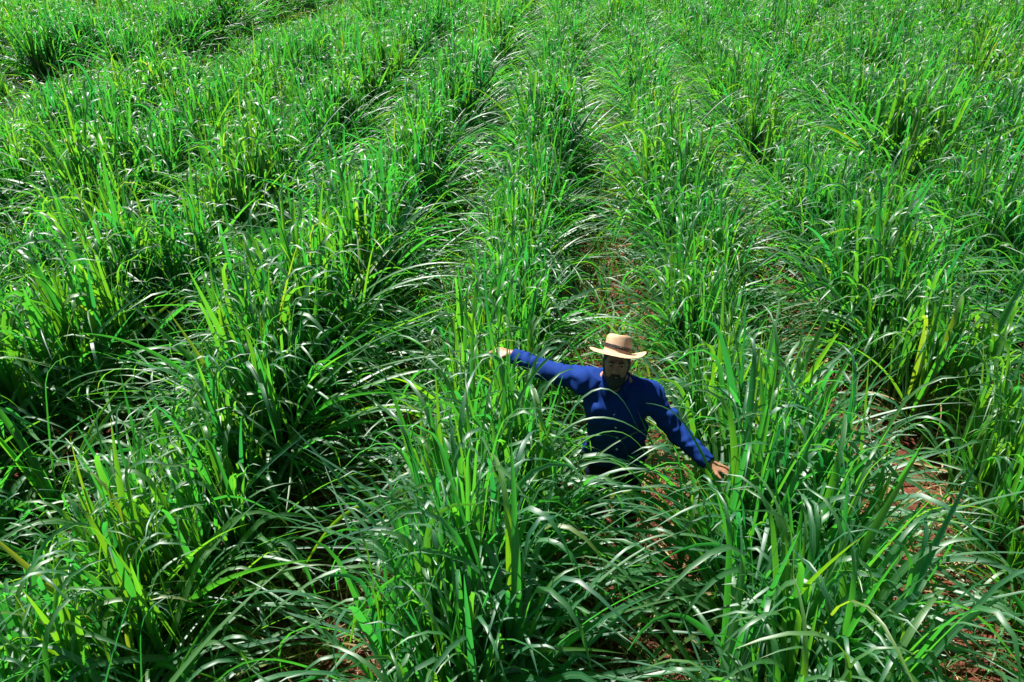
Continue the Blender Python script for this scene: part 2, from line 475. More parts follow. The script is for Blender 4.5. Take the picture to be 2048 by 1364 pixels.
ARCH = {
'a': [(1.013, 2.636, 0.956), (0.959, 2.811, 1.183), (0.907, 2.937, 1.352), (0.860, 3.005, 1.467)],
'b': [(0.916, 2.671, 1.024), (0.902, 2.835, 1.229), (0.913, 2.966, 1.398), (0.930, 3.085, 1.547)],
'c': [(1.039, 2.653, 0.979), (1.019, 2.831, 1.206), (0.999, 2.989, 1.385), (0.970, 3.078, 1.492), (0.907, 3.072, 1.492), (0.860, 3.021, 1.418)],
'd': [(1.119, 2.660, 0.979), (1.085, 2.851, 1.229), (1.070, 3.025, 1.431), (1.058, 3.142, 1.580)],
'e': [(0.747, 2.607, 1.041), (0.724, 2.775, 1.236), (0.688, 2.931, 1.412), (0.616, 3.055, 1.582)],
'V': [(-0.099, 2.613, 0.985), (0.011, 2.753, 1.192), (0.190, 2.827, 1.357), (0.370, 2.849, 1.441), (0.555, 2.829, 1.421), (0.719, 2.774, 1.310)],
'W': [(-0.195, 2.619, 1.008), (-0.099, 2.773, 1.200), (0.055, 2.889, 1.362), (0.241, 2.927, 1.433), (0.406, 2.906, 1.375), (0.495, 2.827, 1.238)],
'X': [(0.841, 2.601, 1.019), (0.728, 2.676, 1.153), (0.536, 2.700, 1.257), (0.297, 2.678, 1.294), (0.093, 2.618, 1.228)],
'Y': [(0.969, 2.710, 0.985), (0.825, 2.798, 1.146), (0.625, 2.845, 1.286), (0.433, 2.828, 1.323), (0.277, 2.763, 1.244)],
'Z': [(-0.132, 2.498, 0.996), (-0.010, 2.623, 1.175), (0.193, 2.697, 1.302), (0.426, 2.704, 1.316), (0.641, 2.653, 1.206)],
'N': [(-0.263, 2.486, 0.996), (-0.167, 2.594, 1.153), (0.037, 2.654, 1.294), (0.247, 2.617, 1.243), (0.386, 2.533, 1.089)],
'M': [(1.026, 2.604, 0.996), (0.853, 2.631, 1.139), (0.612, 2.623, 1.199), (0.406, 2.562, 1.170), (0.233, 2.463, 1.039)],
'P': [ (0.988, 1.816, 1.069), (1.164, 2.012, 1.261), (1.433, 2.234, 1.479), (1.631, 2.385, 1.651), (1.764, 2.484, 1.734) ],
'Q': [ (1.084, 1.935, 1.150), (1.267, 2.100, 1.291), (1.505, 2.293, 1.450), (1.760, 2.502, 1.669) ],
'R': [ (0.906, 1.729, 1.131), (0.930, 1.894, 1.296), (0.948, 2.051, 1.485), (0.971, 2.195, 1.671) ],
'S': [ (1.112, 1.747, 1.131), (1.151, 1.903, 1.278), (1.197, 2.062, 1.467), (1.238, 2.188, 1.622) ],
'T': [ (1.093, 2.061, 1.254), (1.186, 2.257, 1.458), (1.332, 2.415, 1.592), (1.496, 2.540, 1.672) ],
'U': [ (1.319, 2.022, 1.160), (1.446, 2.093, 1.254), (1.632, 2.120, 1.309), (1.834, 2.108, 1.316), (2.001, 2.034, 1.269) ],
'A': [ (-0.093, 2.921, 1.208), (-0.059, 2.999, 1.365), (0.015, 3.092, 1.538), (0.117, 3.153, 1.696), (0.229, 3.172, 1.784), (0.312, 3.127, 1.738), (0.373, 3.069, 1.602), (0.431, 3.037, 1.486) ],
'B': [ (-0.293, 3.092, 1.451), (-0.231, 3.185, 1.684), (-0.057, 3.231, 1.882), (0.047, 3.253, 1.977), (0.154, 3.260, 2.086) ],
'C': [ (-0.165, 2.936, 1.187), (-0.089, 3.026, 1.375), (0.044, 3.079, 1.515), (0.206, 3.089, 1.582), (0.371, 3.068, 1.562), (0.488, 3.035, 1.456) ],
'E': [ (-0.186, 2.859, 1.067), (-0.080, 2.922, 1.246), (0.104, 2.997, 1.451), (0.275, 3.033, 1.558), (0.411, 3.005, 1.532), (0.488, 2.943, 1.385) ],
'F': [ (-0.097, 2.800, 1.018), (0.032, 2.902, 1.236), (0.188, 2.953, 1.406), (0.379, 2.944, 1.403), (0.523, 2.905, 1.283) ],
'G': [ (-0.146, 2.721, 0.938), (-0.016, 2.809, 1.133), (0.167, 2.862, 1.304), (0.355, 2.835, 1.309), (0.581, 2.776, 1.146) ],
'J': [ (-0.381, 2.962, 1.259), (-0.345, 3.048, 1.483), (-0.311, 3.138, 1.696), (-0.325, 3.207, 1.882), (-0.313, 3.254, 2.030) ],
'K': [ (-0.450, 2.963, 1.365), (-0.417, 3.084, 1.626), (-0.382, 3.172, 1.836), (-0.330, 3.204, 1.916), (-0.273, 3.180, 1.870), (-0.240, 3.126, 1.743) ],
'D': [ (0.999, 2.869, 0.970), (0.930, 2.939, 1.128), (0.769, 3.044, 1.391), (0.648, 3.108, 1.585), (0.540, 3.133, 1.678), (0.449, 3.122, 1.636) ],
'H': [ (1.081, 2.833, 0.938), (1.031, 2.919, 1.157), (0.978, 2.988, 1.348), (0.916, 3.004, 1.420), (0.842, 2.972, 1.380), (0.807, 2.936, 1.253) ],
'I': [ (1.138, 2.823, 0.914), (0.981, 2.855, 1.063), (0.742, 2.871, 1.235), (0.515, 2.857, 1.321), (0.333, 2.812, 1.238) ],
}


def hero_mesh(root, keys):
    """hand-placed long blades; world points, each rooted in its clump"""
    Rz, sc_, lo = root.rotation_euler[2], root.scale[0], np.array(root.location)
    out, n = [], 28
    for i, kk in enumerate(keys):
        P = np.array(ARCH[kk])
        if kk in keys[:i]:                                    # a neighbour of an earlier blade, a little off from it
            q = np.random.default_rng(40 + i); P = P + (q.uniform(-.06, .06), q.uniform(-.16, .02), q.uniform(-.16, -.03))
        foot = np.array([lo[0] + .06 * (i % 3 - 1), lo[1] + .05 * (i % 4 - 1.5), .42])
        P = np.vstack([foot, foot * .45 + P[0] * .55 + (0, 0, .06), P])
        tt = np.r_[0, np.cumsum(np.linalg.norm(np.diff(P, axis=0), axis=1))]
        t2 = np.linspace(0, tt[-1], n + 1)
        q = np.stack([np.interp(t2, tt, P[:, j]) for j in range(3)], 1)
        for _ in range(9): q[1:-1] = (q[:-2] + 2 * q[1:-1] + q[2:]) / 4
        out.append(q)
    C = np.stack(out)
    inv = np.array([[math.cos(Rz), math.sin(Rz), 0], [-math.sin(Rz), math.cos(Rz), 0], [0, 0, 1]]) / sc_
    C = (C - lo) @ inv.T
    T = np.gradient(C, axis=1); T /= np.linalg.norm(T, axis=-1, keepdims=True)
    a_ = np.repeat(np.arctan2((C[:, -1] - C[:, 0])[:, 1], (C[:, -1] - C[:, 0])[:, 0])[:, None], n + 1, 1)
    m = len(keys); r = np.random.default_rng(3)
    V, F, uv, per = leaf_arrays(C, T, a_, r.uniform(.03, .046, m) / sc_, np.where([k_ in 'PQRST' for k_ in keys], .95, r.normal(0, .2, m)), np.where([k_ in 'PQRST' for k_ in keys], .2, r.normal(0, .4, m)), r.uniform(.15, .4, m))
    return mesh_np("arching_leaves", V, F, M_LEAF, uv, {"tint": np.repeat(r.uniform(.1, .7, m), per)})


ORD = "first second third fourth fifth sixth seventh eighth ninth tenth eleventh twelfth thirteenth fourteenth fifteenth sixteenth seventeenth eighteenth nineteenth twentieth twenty-first twenty-second twenty-third twenty-fourth twenty-fifth twenty-sixth twenty-seventh twenty-eighth twenty-ninth thirtieth thirty-first thirty-second thirty-third thirty-fourth thirty-fifth thirty-sixth thirty-seventh thirty-eighth thirty-ninth fortieth".split()
MAN_Y = 3.6


def row_words(k):
    if k == -1: return "in the row behind his raised hand"
    if k == 0: return "in the row under his lowered hand"
    return f"in the {ORD[-k - 2]} row past his raised hand" if k < 0 else f"in the {ORD[k - 1]} row past his lowered hand"


HERO = {k: min([s for s in single if s[0] == k], key=lambda s: abs(s[2] - 2.75)) for k in (-1, 0)}
LONG = min([s for s in single if s[0] == 0], key=lambda s: abs(s[2] - 1.95))
per_row = {}
for s in single: per_row.setdefault(s[0], []).append(s)
for k, lst in per_row.items():
    beyond = sorted([s for s in lst if s[2] >= MAN_Y], key=lambda s: s[2])
    before = sorted([s for s in lst if s[2] < MAN_Y], key=lambda s: -s[2])
    for side, ls in (("beyond", beyond), ("before", before)):
        for i, s in enumerate(ls):
            look = "tall" if s[3] > 1.04 else ("low" if s[3] < .82 else "leafy")
            label = f"{look} green cane clump, {ORD[min(i, 39)]} {side} the man {row_words(k)}"
            root = link("sugarcane_clump", None, loc=(s[1], s[2], float(ground_z(s[1], s[2])) - .01))
            root.rotation_euler = (0, 0, s[4]); root.scale = (s[3],) * 3
            tag(root, label, "sugarcane", "sugarcane clumps planted in rows")
            lf, dr, stm = variants[s[5]]
            if abs(s[1] - .35) < 1.9 and .8 < s[2] < 5.6 or k == 1 and s[2] < 5.2:      # clumps round the man grow their own leaves, none through him
                g, d, st = stool_params(np.random.default_rng(int(s[2] * 1000) + k * 77 + 500000), 1.08 if s[2] < 3.3 else 1.0, 1.7 if s[2] < 3.7 else 1.15, (1.15 if s[0] in (-1, 0) else .7) if 2.3 < s[2] < 3.5 and k != 1 else (.3 if k == 1 else .5), .11, .86)
                kp = clears_man(np.array(root.location), s[4], s[3])
                lf = leaf_mesh("leaf_blades", g, M_LEAF, 16, kp); dr = leaf_mesh("dry_leaves", d, M_DRY, 9, kp); stm = stem_mesh("stems", st)
            if any(s is h for h in HERO.values()):                   # the long blades that arch over the man's chest and arms
                link("arching_leaves", hero_mesh(root, "ABCEFGJKVWZNVWZNFGVW" if k == -1 else "DHIXYMcdXYMIXY"), root)
            if s is LONG: link("long_blades", hero_mesh(root, "PQRSTU"), root)
            link("leaf_blades", lf, root); link("dry_leaves", dr, root); link("stems", stm, root)

# the rest of the field: far too many to count, one mass
proto_leaf = [o for o in COL.objects if o.name.startswith("leaf_blades")]
seen, leaf_src, dry_src = set(), [], []
for o in COL.objects:
    if o.data in [v[0] for v in variants] and o.data.name not in seen: seen.add(o.data.name); leaf_src.append(o)
    if o.data in [v[1] for v in variants] and o.data.name not in seen: seen.add(o.data.name); dry_src.append(o)


def field_object(rest):
    me = bpy.data.meshes.new("sugarcane_field")
    n = len(rest)
    P = np.array([(s[1], s[2], float(ground_z(s[1], s[2])) - .01) for s in rest], np.float32)
    me.vertices.add(n); me.vertices.foreach_set("co", P.ravel())
    a1 = me.attributes.new("turn", 'FLOAT_VECTOR', 'POINT'); a1.data.foreach_set("vector", np.array([(0, 0, s[4]) for s in rest], np.float32).ravel())
    a2 = me.attributes.new("size", 'FLOAT', 'POINT'); a2.data.foreach_set("value", np.array([s[3] for s in rest], np.float32))
    a3 = me.attributes.new("which", 'INT', 'POINT'); a3.data.foreach_set("value", np.array([s[5] for s in rest], np.int32))
    o = link("sugarcane_field", me)
    tag(o, "wide field of sugarcane rows running off beyond the separate clumps", "sugarcane field", kind="stuff")
    ng = bpy.data.node_groups.new("scatter_cane", 'GeometryNodeTree')
    ng.interface.new_socket("Geometry", in_out='INPUT', socket_type='NodeSocketGeometry')
    ng.interface.new_socket("Geometry", in_out='OUTPUT', socket_type='NodeSocketGeometry')
    gi, go = ng.nodes.new("NodeGroupInput"), ng.nodes.new("NodeGroupOutput")
    jo = ng.nodes.new("GeometryNodeJoinGeometry")

    def named(nm, typ):
        q = ng.nodes.new("GeometryNodeInputNamedAttribute"); q.data_type = typ; q.inputs[0].default_value = nm
        return [x for x in q.outputs if x.enabled][0]
    for srcs in (leaf_src, dry_src):
        j = ng.nodes.new("GeometryNodeJoinGeometry")
        for so in srcs:
            oi = ng.nodes.new("GeometryNodeObjectInfo"); oi.transform_space = 'ORIGINAL'
            oi.inputs[0].default_value = so; oi.inputs[1].default_value = True
            ng.links.new(oi.outputs["Geometry"], j.inputs[0])
        ip = ng.nodes.new("GeometryNodeInstanceOnPoints")
        ng.links.new(gi.outputs[0], ip.inputs["Points"]); ng.links.new(j.outputs[0], ip.inputs["Instance"])
        ip.inputs["Pick Instance"].default_value = True
        ng.links.new(named("which", 'INT'), ip.inputs["Instance Index"])
        ng.links.new(named("turn", 'FLOAT_VECTOR'), ip.inputs["Rotation"])
        ng.links.new(named("size", 'FLOAT'), ip.inputs["Scale"])
        ng.links.new(ip.outputs[0], jo.inputs[0])
    ng.links.new(jo.outputs[0], go.inputs[0])
    md = o.modifiers.new("scatter", 'NODES'); md.node_group = ng


field_object(rest)


# ------------------------------------------------------------------ weeds and straw on the furrow floor (stuff)
def strip_stuff(name, n, label, cat, mat, lying, Lr, Wr, seed, xr=(-9, 9), yr=(0, 22), spread=.42, pw=1.5):
    r = np.random.default_rng(seed)
    k = r.integers(int((xr[0] - FUR_X) / ROW_S), int((xr[1] - FUR_X) / ROW_S) + 1, n)
    x = FUR_X + ROW_S * k + r.normal(0, spread, n)
    y = yr[0] + (yr[1] - yr[0]) * r.random(n) ** pw
    if not lying:                                         # and so does the next furrow, close by
        ok = ~((np.abs(x - FUR_X - ROW_S) < .55) & (y < 6.2) & (r.random(n) < .75))
        x, y, n = x[ok], y[ok], int(ok.sum())
    if name == 'undergrowth':                             # the man's own furrow stays half open behind him
        ok = ~((np.abs(x - FUR_X) < .5) & (y < 17) & (r.random(n) < .4))
        x, y, n = x[ok], y[ok], int(ok.sum())
    base = np.stack([x, y, ground_z(x, y) + (.012 if lying else -.01)], -1)
    if lying: base[:, 2] += r.uniform(0, .03, n)
    seg_ = 8 if name == 'undergrowth' else 5
    par = dict(base=base, az=r.uniform(-np.pi, np.pi, n), el=np.radians(r.uniform(0, 18, n) if lying else r.uniform(25, 85, n)),
               L=r.uniform(*Lr, n), W=r.uniform(*Wr, n), bend=np.radians(r.uniform(5, 30, n) if lying else r.uniform(20, 110, n)), kink=r.uniform(.4, .8, n),
               kw=r.uniform(.2, .5, n), kb=np.zeros(n), drift=r.normal(0, .5, n), tw0=r.normal(0, .5, n), tw1=r.normal(0, 1.2, n), fold=r.uniform(0, .5, n), tint=r.random(n))
    o = link(name, leaf_mesh(name, par, mat, seg_, None))
    tag(o, label, cat, kind="stuff")


strip_stuff("straw_litter", 42000, "dry tan cane straw scattered over the red soil", "straw", M_DRY, True, (.06, .45), (.004, .018), 5, spread=.5)
strip_stuff("weeds", 70000, "thin olive weeds growing low in the furrows", "weeds", M_WEED, False, (.15, .6), (.004, .014), 6, yr=(1.0, 30), xr=(-14, 14))


strip_stuff("undergrowth", 62000, "arching green cane shoots filling the furrow floor", "undergrowth", M_LEAF, False, (.55, 1.25), (.016, .038), 8, yr=(4.4, 42), xr=(-24, 20), spread=.36, pw=1.15)


# ------------------------------------------------------------------ signed distance modelling of the man
class Field:
    def __init__(s, lo, hi, h):
        s.lo, s.h = np.array(lo, np.float32), h
        s.n = np.ceil((np.array(hi) - s.lo) / h).astype(int) + 1
        s.F = np.full(s.n, .3, np.float32)

    def box(s, c0, c1, pad):
        lo = np.maximum(np.floor((np.minimum(c0, c1) - pad - s.lo) / s.h).astype(int), 0)
        hi = np.minimum(np.ceil((np.maximum(c0, c1) + pad - s.lo) / s.h).astype(int) + 1, s.n)
        sl = tuple(slice(a_, b_) for a_, b_ in zip(lo, hi))
        g = np.meshgrid(*[s.lo[i] + s.h * np.arange(lo[i], hi[i], dtype=np.float32) for i in range(3)], indexing='ij')
        return sl, np.stack(g, -1)

    def put(s, sl, d, k, cut=False):
        a_ = s.F[sl]
        if cut: d = -d; h = np.clip(.5 - .5 * (d - a_) / k, 0, 1); s.F[sl] = a_ * h + d * (1 - h) + k * h * (1 - h) if False else np.maximum(a_, d); return
        h = np.clip(.5 + .5 * (a_ - d) / k, 0, 1)
        s.F[sl] = a_ * (1 - h) + d * h - k * h * (1 - h)

    def cone(s, a_, b_, ra, rb, k=.02, sq=None):
        a_, b_ = np.asarray(a_, float), np.asarray(b_, float)
        sl, P = s.box(a_, b_, max(ra, rb) + k + .03)
        ab = b_ - a_
        t = np.clip(((P - a_) @ ab) / max(ab @ ab, 1e-9), 0, 1)
        s.put(sl, np.linalg.norm(P - (a_ + t[..., None] * ab), axis=-1) - (ra + (rb - ra) * t), k)

    def ell(s, c, rr, R=None, k=.02, cut=False):
        c = np.asarray(c, float); rr = np.asarray(rr, float)
        sl, P = s.box(c, c, rr.max() + k + .03)
        q = P - c
        if R is not None: q = q @ R                   # columns of R are the local axes
        k0 = np.linalg.norm(q / rr, axis=-1); k1 = np.linalg.norm(q / rr ** 2, axis=-1) + 1e-9
        s.put(sl, k0 * (k0 - 1) / k1, k, cut)

    def cut_plane(s, pt, nrm, lim=None):
        """remove what lies on the side of nrm (within lim of pt)"""
        pt = np.asarray(pt, float); nrm = np.asarray(nrm, float) / np.linalg.norm(nrm)
        if lim: sl, P = s.box(pt, pt, lim)
        else: sl, P = s.box(s.lo, s.lo + s.h * s.n, 0)
        s.F[sl] = np.maximum(s.F[sl], (P - pt) @ nrm)

    def mesh(s, name, mat):
        F = s.F; ins = F < 0
        nx, ny, nz = np.array(F.shape) - 1
        cnt = np.zeros((nx, ny, nz), np.int8)
        offs = [(i, j, k) for i in (0, 1) for j in (0, 1) for k in (0, 1)]
        for i, j, k in offs: cnt += ins[i:i + nx, j:j + ny, k:k + nz]
        act = np.argwhere((cnt > 0) & (cnt < 8))
        vid = np.full((nx, ny, nz), -1, np.int32); vid[tuple(act.T)] = np.arange(len(act))
        acc = np.zeros((len(act), 3)); num = np.zeros(len(act))
        for ax in range(3):
            o2 = [o for o in offs if o[ax] == 0]
            for o in o2:
                p0 = act + o; p1 = p0.copy(); p1[:, ax] += 1
                f0, f1 = F[tuple(p0.T)], F[tuple(p1.T)]
                cr = (f0 < 0) != (f1 < 0)
                t = np.where(cr, f0 / np.where(cr, f0 - f1, 1), 0)
                pos = p0.astype(float); pos[:, ax] += t
                acc += pos * cr[:, None]; num += cr
        V = acc / num[:, None] * s.h + s.lo
        Q = []
        for ax in range(3):
            b_, c_ = (ax + 1) % 3, (ax + 2) % 3
            sl0 = [slice(None)] * 3; sl1 = [slice(None)] * 3
            sl0[ax] = slice(0, -1); sl1[ax] = slice(1, None)
            ch = ins[tuple(sl0)] != ins[tuple(sl1)]
            e_ = np.argwhere(ch)
            lim = np.array(F.shape) - 1
            e_ = e_[(e_[:, b_] > 0) & (e_[:, c_] > 0) & (e_[:, b_] < lim[b_]) & (e_[:, c_] < lim[c_])]
            q = []
            for db, dc in ((-1, -1), (0, -1), (0, 0), (-1, 0)):
                p = e_.copy(); p[:, b_] += db; p[:, c_] += dc
                q.append(vid[tuple(p.T)])
            q = np.stack(q, -1)
            flip = ~ins[tuple(e_.T)]
            q[flip] = q[flip][:, ::-1]
            Q.append(q)
        Q = np.concatenate(Q)
        return mesh_np(name, V, Q, mat)


def rot(ax, deg): return np.array(Matrix.Rotation(rad(deg), 3, ax))


def unit(v): v = np.asarray(v, float); return v / np.linalg.norm(v)


# head frame: columns right(+X), back(+Y), up(+Z); face looks along -Y, tipped up and a little to the camera
HR = rot('Z', -4) @ rot('X', -18)
def hp(x, y, z): return HEAD + HR @ A3(x, y, z)


def hand(f, wrist, d, back, thumb_side, curls, spread, thumb_out=.75):
    """palm and five fingers; d: along the hand, back: out of the back of the hand, thumb_side: towards the thumb"""
    d = unit(d); back = unit(back - d * (back @ d)); t = unit(thumb_side - d * (thumb_side @ d) - back * (thumb_side @ back))
    R = np.stack([t, back, d], 1)
    f.ell(wrist + d * .052, (.041, .017, .056), R, .012)
    f.cone(wrist - d * .03, wrist + d * .02, .026, .026, .02)
    tips = []
    for j, (off, ln, cu, sp) in enumerate(zip((.028, .010, -.010, -.028), (.078, .086, .080, .062), curls, spread)):
        p = wrist + d * (.094 - abs(off) * .18) + t * off
        di = unit(d + t * sp)
        an = 0.0
        for q, rr in ((.45, .0095), (.32, .0085), (.23, .0075)):
            an += cu
            dd = di * math.cos(an) - back * math.sin(an)
            p2 = p + dd * ln * q
            f.cone(p, p2, rr, rr * .92, .006); p = p2
    p = wrist + d * .030 + t * .032
    dd = unit(d * .75 + t * thumb_out - back * .25)
    p2 = p + dd * .038; f.cone(p - dd * .02, p2, .014, .011, .012)
    p3 = p2 + unit(dd + d * .5) * .032; f.cone(p2, p3, .0105, .0088, .006)


HANDS = [(WR_R, A3(-.9, .36, .06), A3(0, 0, 1), A3(-.36, -.9, 0), (.22, .28, .3, .35), (.1, .03, -.04, -.12)),
         (WR_L, A3(.86, -.28, -.16), A3(.12, .0, 1), A3(-.3, -.95, 0), (.16, .2, .24, .3), (.22, .08, -.06, -.2))]


def build_body():
    f = Field((-.60, 3.12, -.02), (1.16, 4.02, 1.76), .0065)
    # torso
    f.cone(PELV + (-.06, 0, 0), PELV + (.06, 0, 0), .125, .125, .05)
    f.cone(PELV, CHEST, .12, .125, .06)
    f.cone(CHEST + (-.06, 0, .02), CHEST + (.06, -.01, .02), .112, .112, .06)
    f.cone(SH_R, SH_L, .068, .068, .06)
    f.cone(NECK + (0, .01, -.03), HEAD + (0, .025, -.06), .064, .056, .05)
    f.cone(NECK + (0, .02, .02), SH_R, .04, .055, .05); f.cone(NECK + (0, .02, .02), SH_L, .04, .055, .05)
    for S, E_, W_ in ((SH_R, EL_R, WR_R), (SH_L, EL_L, WR_L)):
        f.cone(S, E_, .058, .043, .03); f.cone(E_, E_ + (W_ - E_) * .35, .043, .042, .02); f.cone(E_ + (W_ - E_) * .35, W_, .042, .027, .02)
    for Hh, K, An in ((HIP_R, KN_R, AN_R), (HIP_L, KN_L, AN_L)):
        f.cone(Hh, K, .09, .058, .04); f.cone(K, K + (An - K) * .4 + A3(0, .015, 0), .058, .055, .03); f.cone(K + (An - K) * .4, An, .05, .04, .03)
        f.cone(An + (0, .03, -.03), An + (.0, -.15, -.045), .042, .035, .03)
    # head: skull, jaw, face
    f.ell(hp(0, .012, .025), (.077, .096, .098), HR, .02)
    f.ell(hp(0, -.028, -.045), (.062, .062, .075), HR, .03)
    f.ell(hp(0, -.072, -.098), (.026, .022, .02), HR, .03)           # chin
    f.ell(hp(-.040, -.066, -.018), (.026, .018, .02), HR, .02); f.ell(hp(.040, -.066, -.018), (.026, .018, .02), HR, .02)   # cheekbones
    f.cone(hp(-.034, -.084, .030), hp(-.012, -.090, .026), .010, .012, .012); f.cone(hp(.034, -.084, .030), hp(.012, -.090, .026), .010, .012, .012)
    for sx in (-1, 1): f.ell(hp(sx * .031, -.098, .010), (.016, .013, .009), HR, .01, cut=True)   # eye sockets
    for sx in (-1, 1): f.ell(hp(sx * .031, -.083, .009), (.013, .010, .009), HR, .006)
    f.cone(hp(0, -.090, .018), hp(0, -.112, -.026), .0085, .0125, .01)   # nose
    f.cone(hp(-.012, -.098, -.030), hp(.012, -.098, -.030), .009, .009, .008)
    f.cone(hp(-.018, -.090, -.058), hp(.018, -.090, -.058), .0075, .0075, .006)   # lips
    f.cone(hp(-.015, -.088, -.069), hp(.015, -.088, -.069), .008, .008, .006)
    for sx in (-1, 1): f.ell(hp(sx * .080, .012, -.005), (.009, .020, .033), HR @ rot('X', -12), .008)   # ears
    for hnd in HANDS: hand(f, *hnd)
    return f.mesh("person", M_SKIN)


def wrinkle(F_, amp):
    """cloth folds pressed into a distance field near the surface"""
    sl, P = F_.box(F_.lo, F_.lo + F_.h * F_.n, 0)
    x, y, z = P[..., 0], P[..., 1], P[..., 2]
    wv = np.sin(38 * x + 22 * z + 2.2 * np.sin(17 * z + 9 * y)) * .5 + np.sin(55 * z - 26 * x + 2.5 * np.sin(14 * x + 21 * y)) * .5
    wv += .6 * np.sin(95 * x + 40 * y - 30 * z + 2 * np.sin(33 * z))
    big = np.sin(13 * x + 9 * z + 3) * np.sin(15 * z - 6 * y)
    near = np.abs(F_.F) < .04
    F_.F += np.where(near, amp * wv * (.55 + .45 * big), 0).astype(np.float32)


def build_shirt():
    f = Field((-.46, 3.14, .76), (1.02, 4.02, 1.56), .007)
    i = .016
    f.cone(PELV + (-.065, 0, -.08), PELV + (.065, 0, -.08), .135 + i, .135 + i, .05)
    f.cone(PELV, CHEST, .130 + i, .136 + i, .06)
    f.cone(PELV + (-.05, -.01, .13), PELV + (.05, -.01, .13), .128 + i, .128 + i, .05)
    f.cone(CHEST + (-.065, 0, .02), CHEST + (.065, -.01, .02), .122 + i, .122 + i, .06)
    f.cone(SH_R, SH_L, .068 + i, .068 + i, .06)
    f.cone(NECK + (0, .01, -.05), NECK + (0, .012, .02), .07 + i * .4, .062 + i * .3, .04)
    f.cone(NECK + (0, .02, .02), SH_R, .038 + i, .052 + i, .05); f.cone(NECK + (0, .02, .02), SH_L, .038 + i, .052 + i, .05)
    for S, E_, W_ in ((SH_R, EL_R, WR_R), (SH_L, EL_L, WR_L)):
        d = unit(W_ - E_)
        f.cone(S, E_, .060 + i, .050 + i, .04); f.cone(E_, W_ - d * .05, .050 + i, .036 + i, .02)
        f.cone(W_ - d * .05, W_ - d * .005, .036 + i, .030 + i, .01)
    wrinkle(f, .0088)
    for S, E_, W_ in ((SH_R, EL_R, WR_R), (SH_L, EL_L, WR_L)):
        for a_, b_, fr in ((S, E_, 62), (E_, W_, 84)):     # gathers round the sleeve
            sl, P = f.box(a_, b_, .12)
            ab = b_ - a_; ln = np.linalg.norm(ab); ax = ab / ln
            t = (P - a_) @ ax; q = P - a_ - t[..., None] * ax
            ph = np.arctan2(q[..., 2], q[..., 1])
            fold = np.sin(fr * t + 1.6 * np.sin(ph * 2 + 9 * t) + 1.3 * np.sin(31 * t + ph)) * (.5 + .5 * np.sin(ph + 12 * t)) ** .5
            mask = np.clip(1.2 - np.abs(t / ln - .5) * 2.1, 0, 1) * (np.abs(f.F[sl]) < .03)
            f.F[sl] += (0.0080 * fold * mask).astype(np.float32)
        d = unit(W_ - E_); f.cone(W_ - d * .055, W_ - d * .012, .036 + i * .9, .034 + i * .9, .004)
        f.cut_plane(W_ - d * .004, d, .12)
    f.cut_plane((0, 0, .835), (0, 0, -1))
    f.ell(NECK + (0, -.105, .045), (.045, .085, .085), None, .01, cut=True)          # open neck
    f.cut_plane(NECK + (0, 0, .035), (0, -.35, 1), .16)
    return f


def build_trousers():
    f = Field((.08, 3.3, .02), (.68, 3.86, 1.02), .009)
    i = .014
    f.cone(PELV + (-.06, 0, 0), PELV + (.06, 0, 0), .122 + i * .5, .122 + i * .5, .05)
    for Hh, K, An in ((HIP_R, KN_R, AN_R), (HIP_L, KN_L, AN_L)):
        f.cone(Hh, K, .094 + i, .066 + i, .03); f.cone(K, An, .066 + i, .055 + i, .03)
    wrinkle(f, .005)
    f.cut_plane((0, 0, .07), (0, 0, -1)); f.cut_plane((0, 0, .97), (0, 0, 1))
    return f.mesh("trousers", M_TROUSER)


def tube(V, F, pts, rad_, n=8, closed=False):
    """append a tube along pts; flat lists"""
    pts = [np.asarray(p, float) for p in pts]
    m = len(pts); b = len(V)
    for i, p in enumerate(pts):
        t = unit(pts[(i + 1) % m if closed else min(i + 1, m - 1)] - pts[i - 1 if closed or i else 0])
        s = unit(np.cross(t, (0.123, .2, 1.0))); q = np.cross(t, s)
        rr = rad_[i] if hasattr(rad_, '__len__') else rad_
        V += [p + (s * math.cos(2 * math.pi * j / n) + q * math.sin(2 * math.pi * j / n)) * rr for j in range(n)]
    for i in range(m if closed else m - 1):
        for j in range(n):
            i2 = (i + 1) % m
            F.append((b + i * n + j, b + i * n + (j + 1) % n, b + i2 * n + (j + 1) % n, b + i2 * n + j))


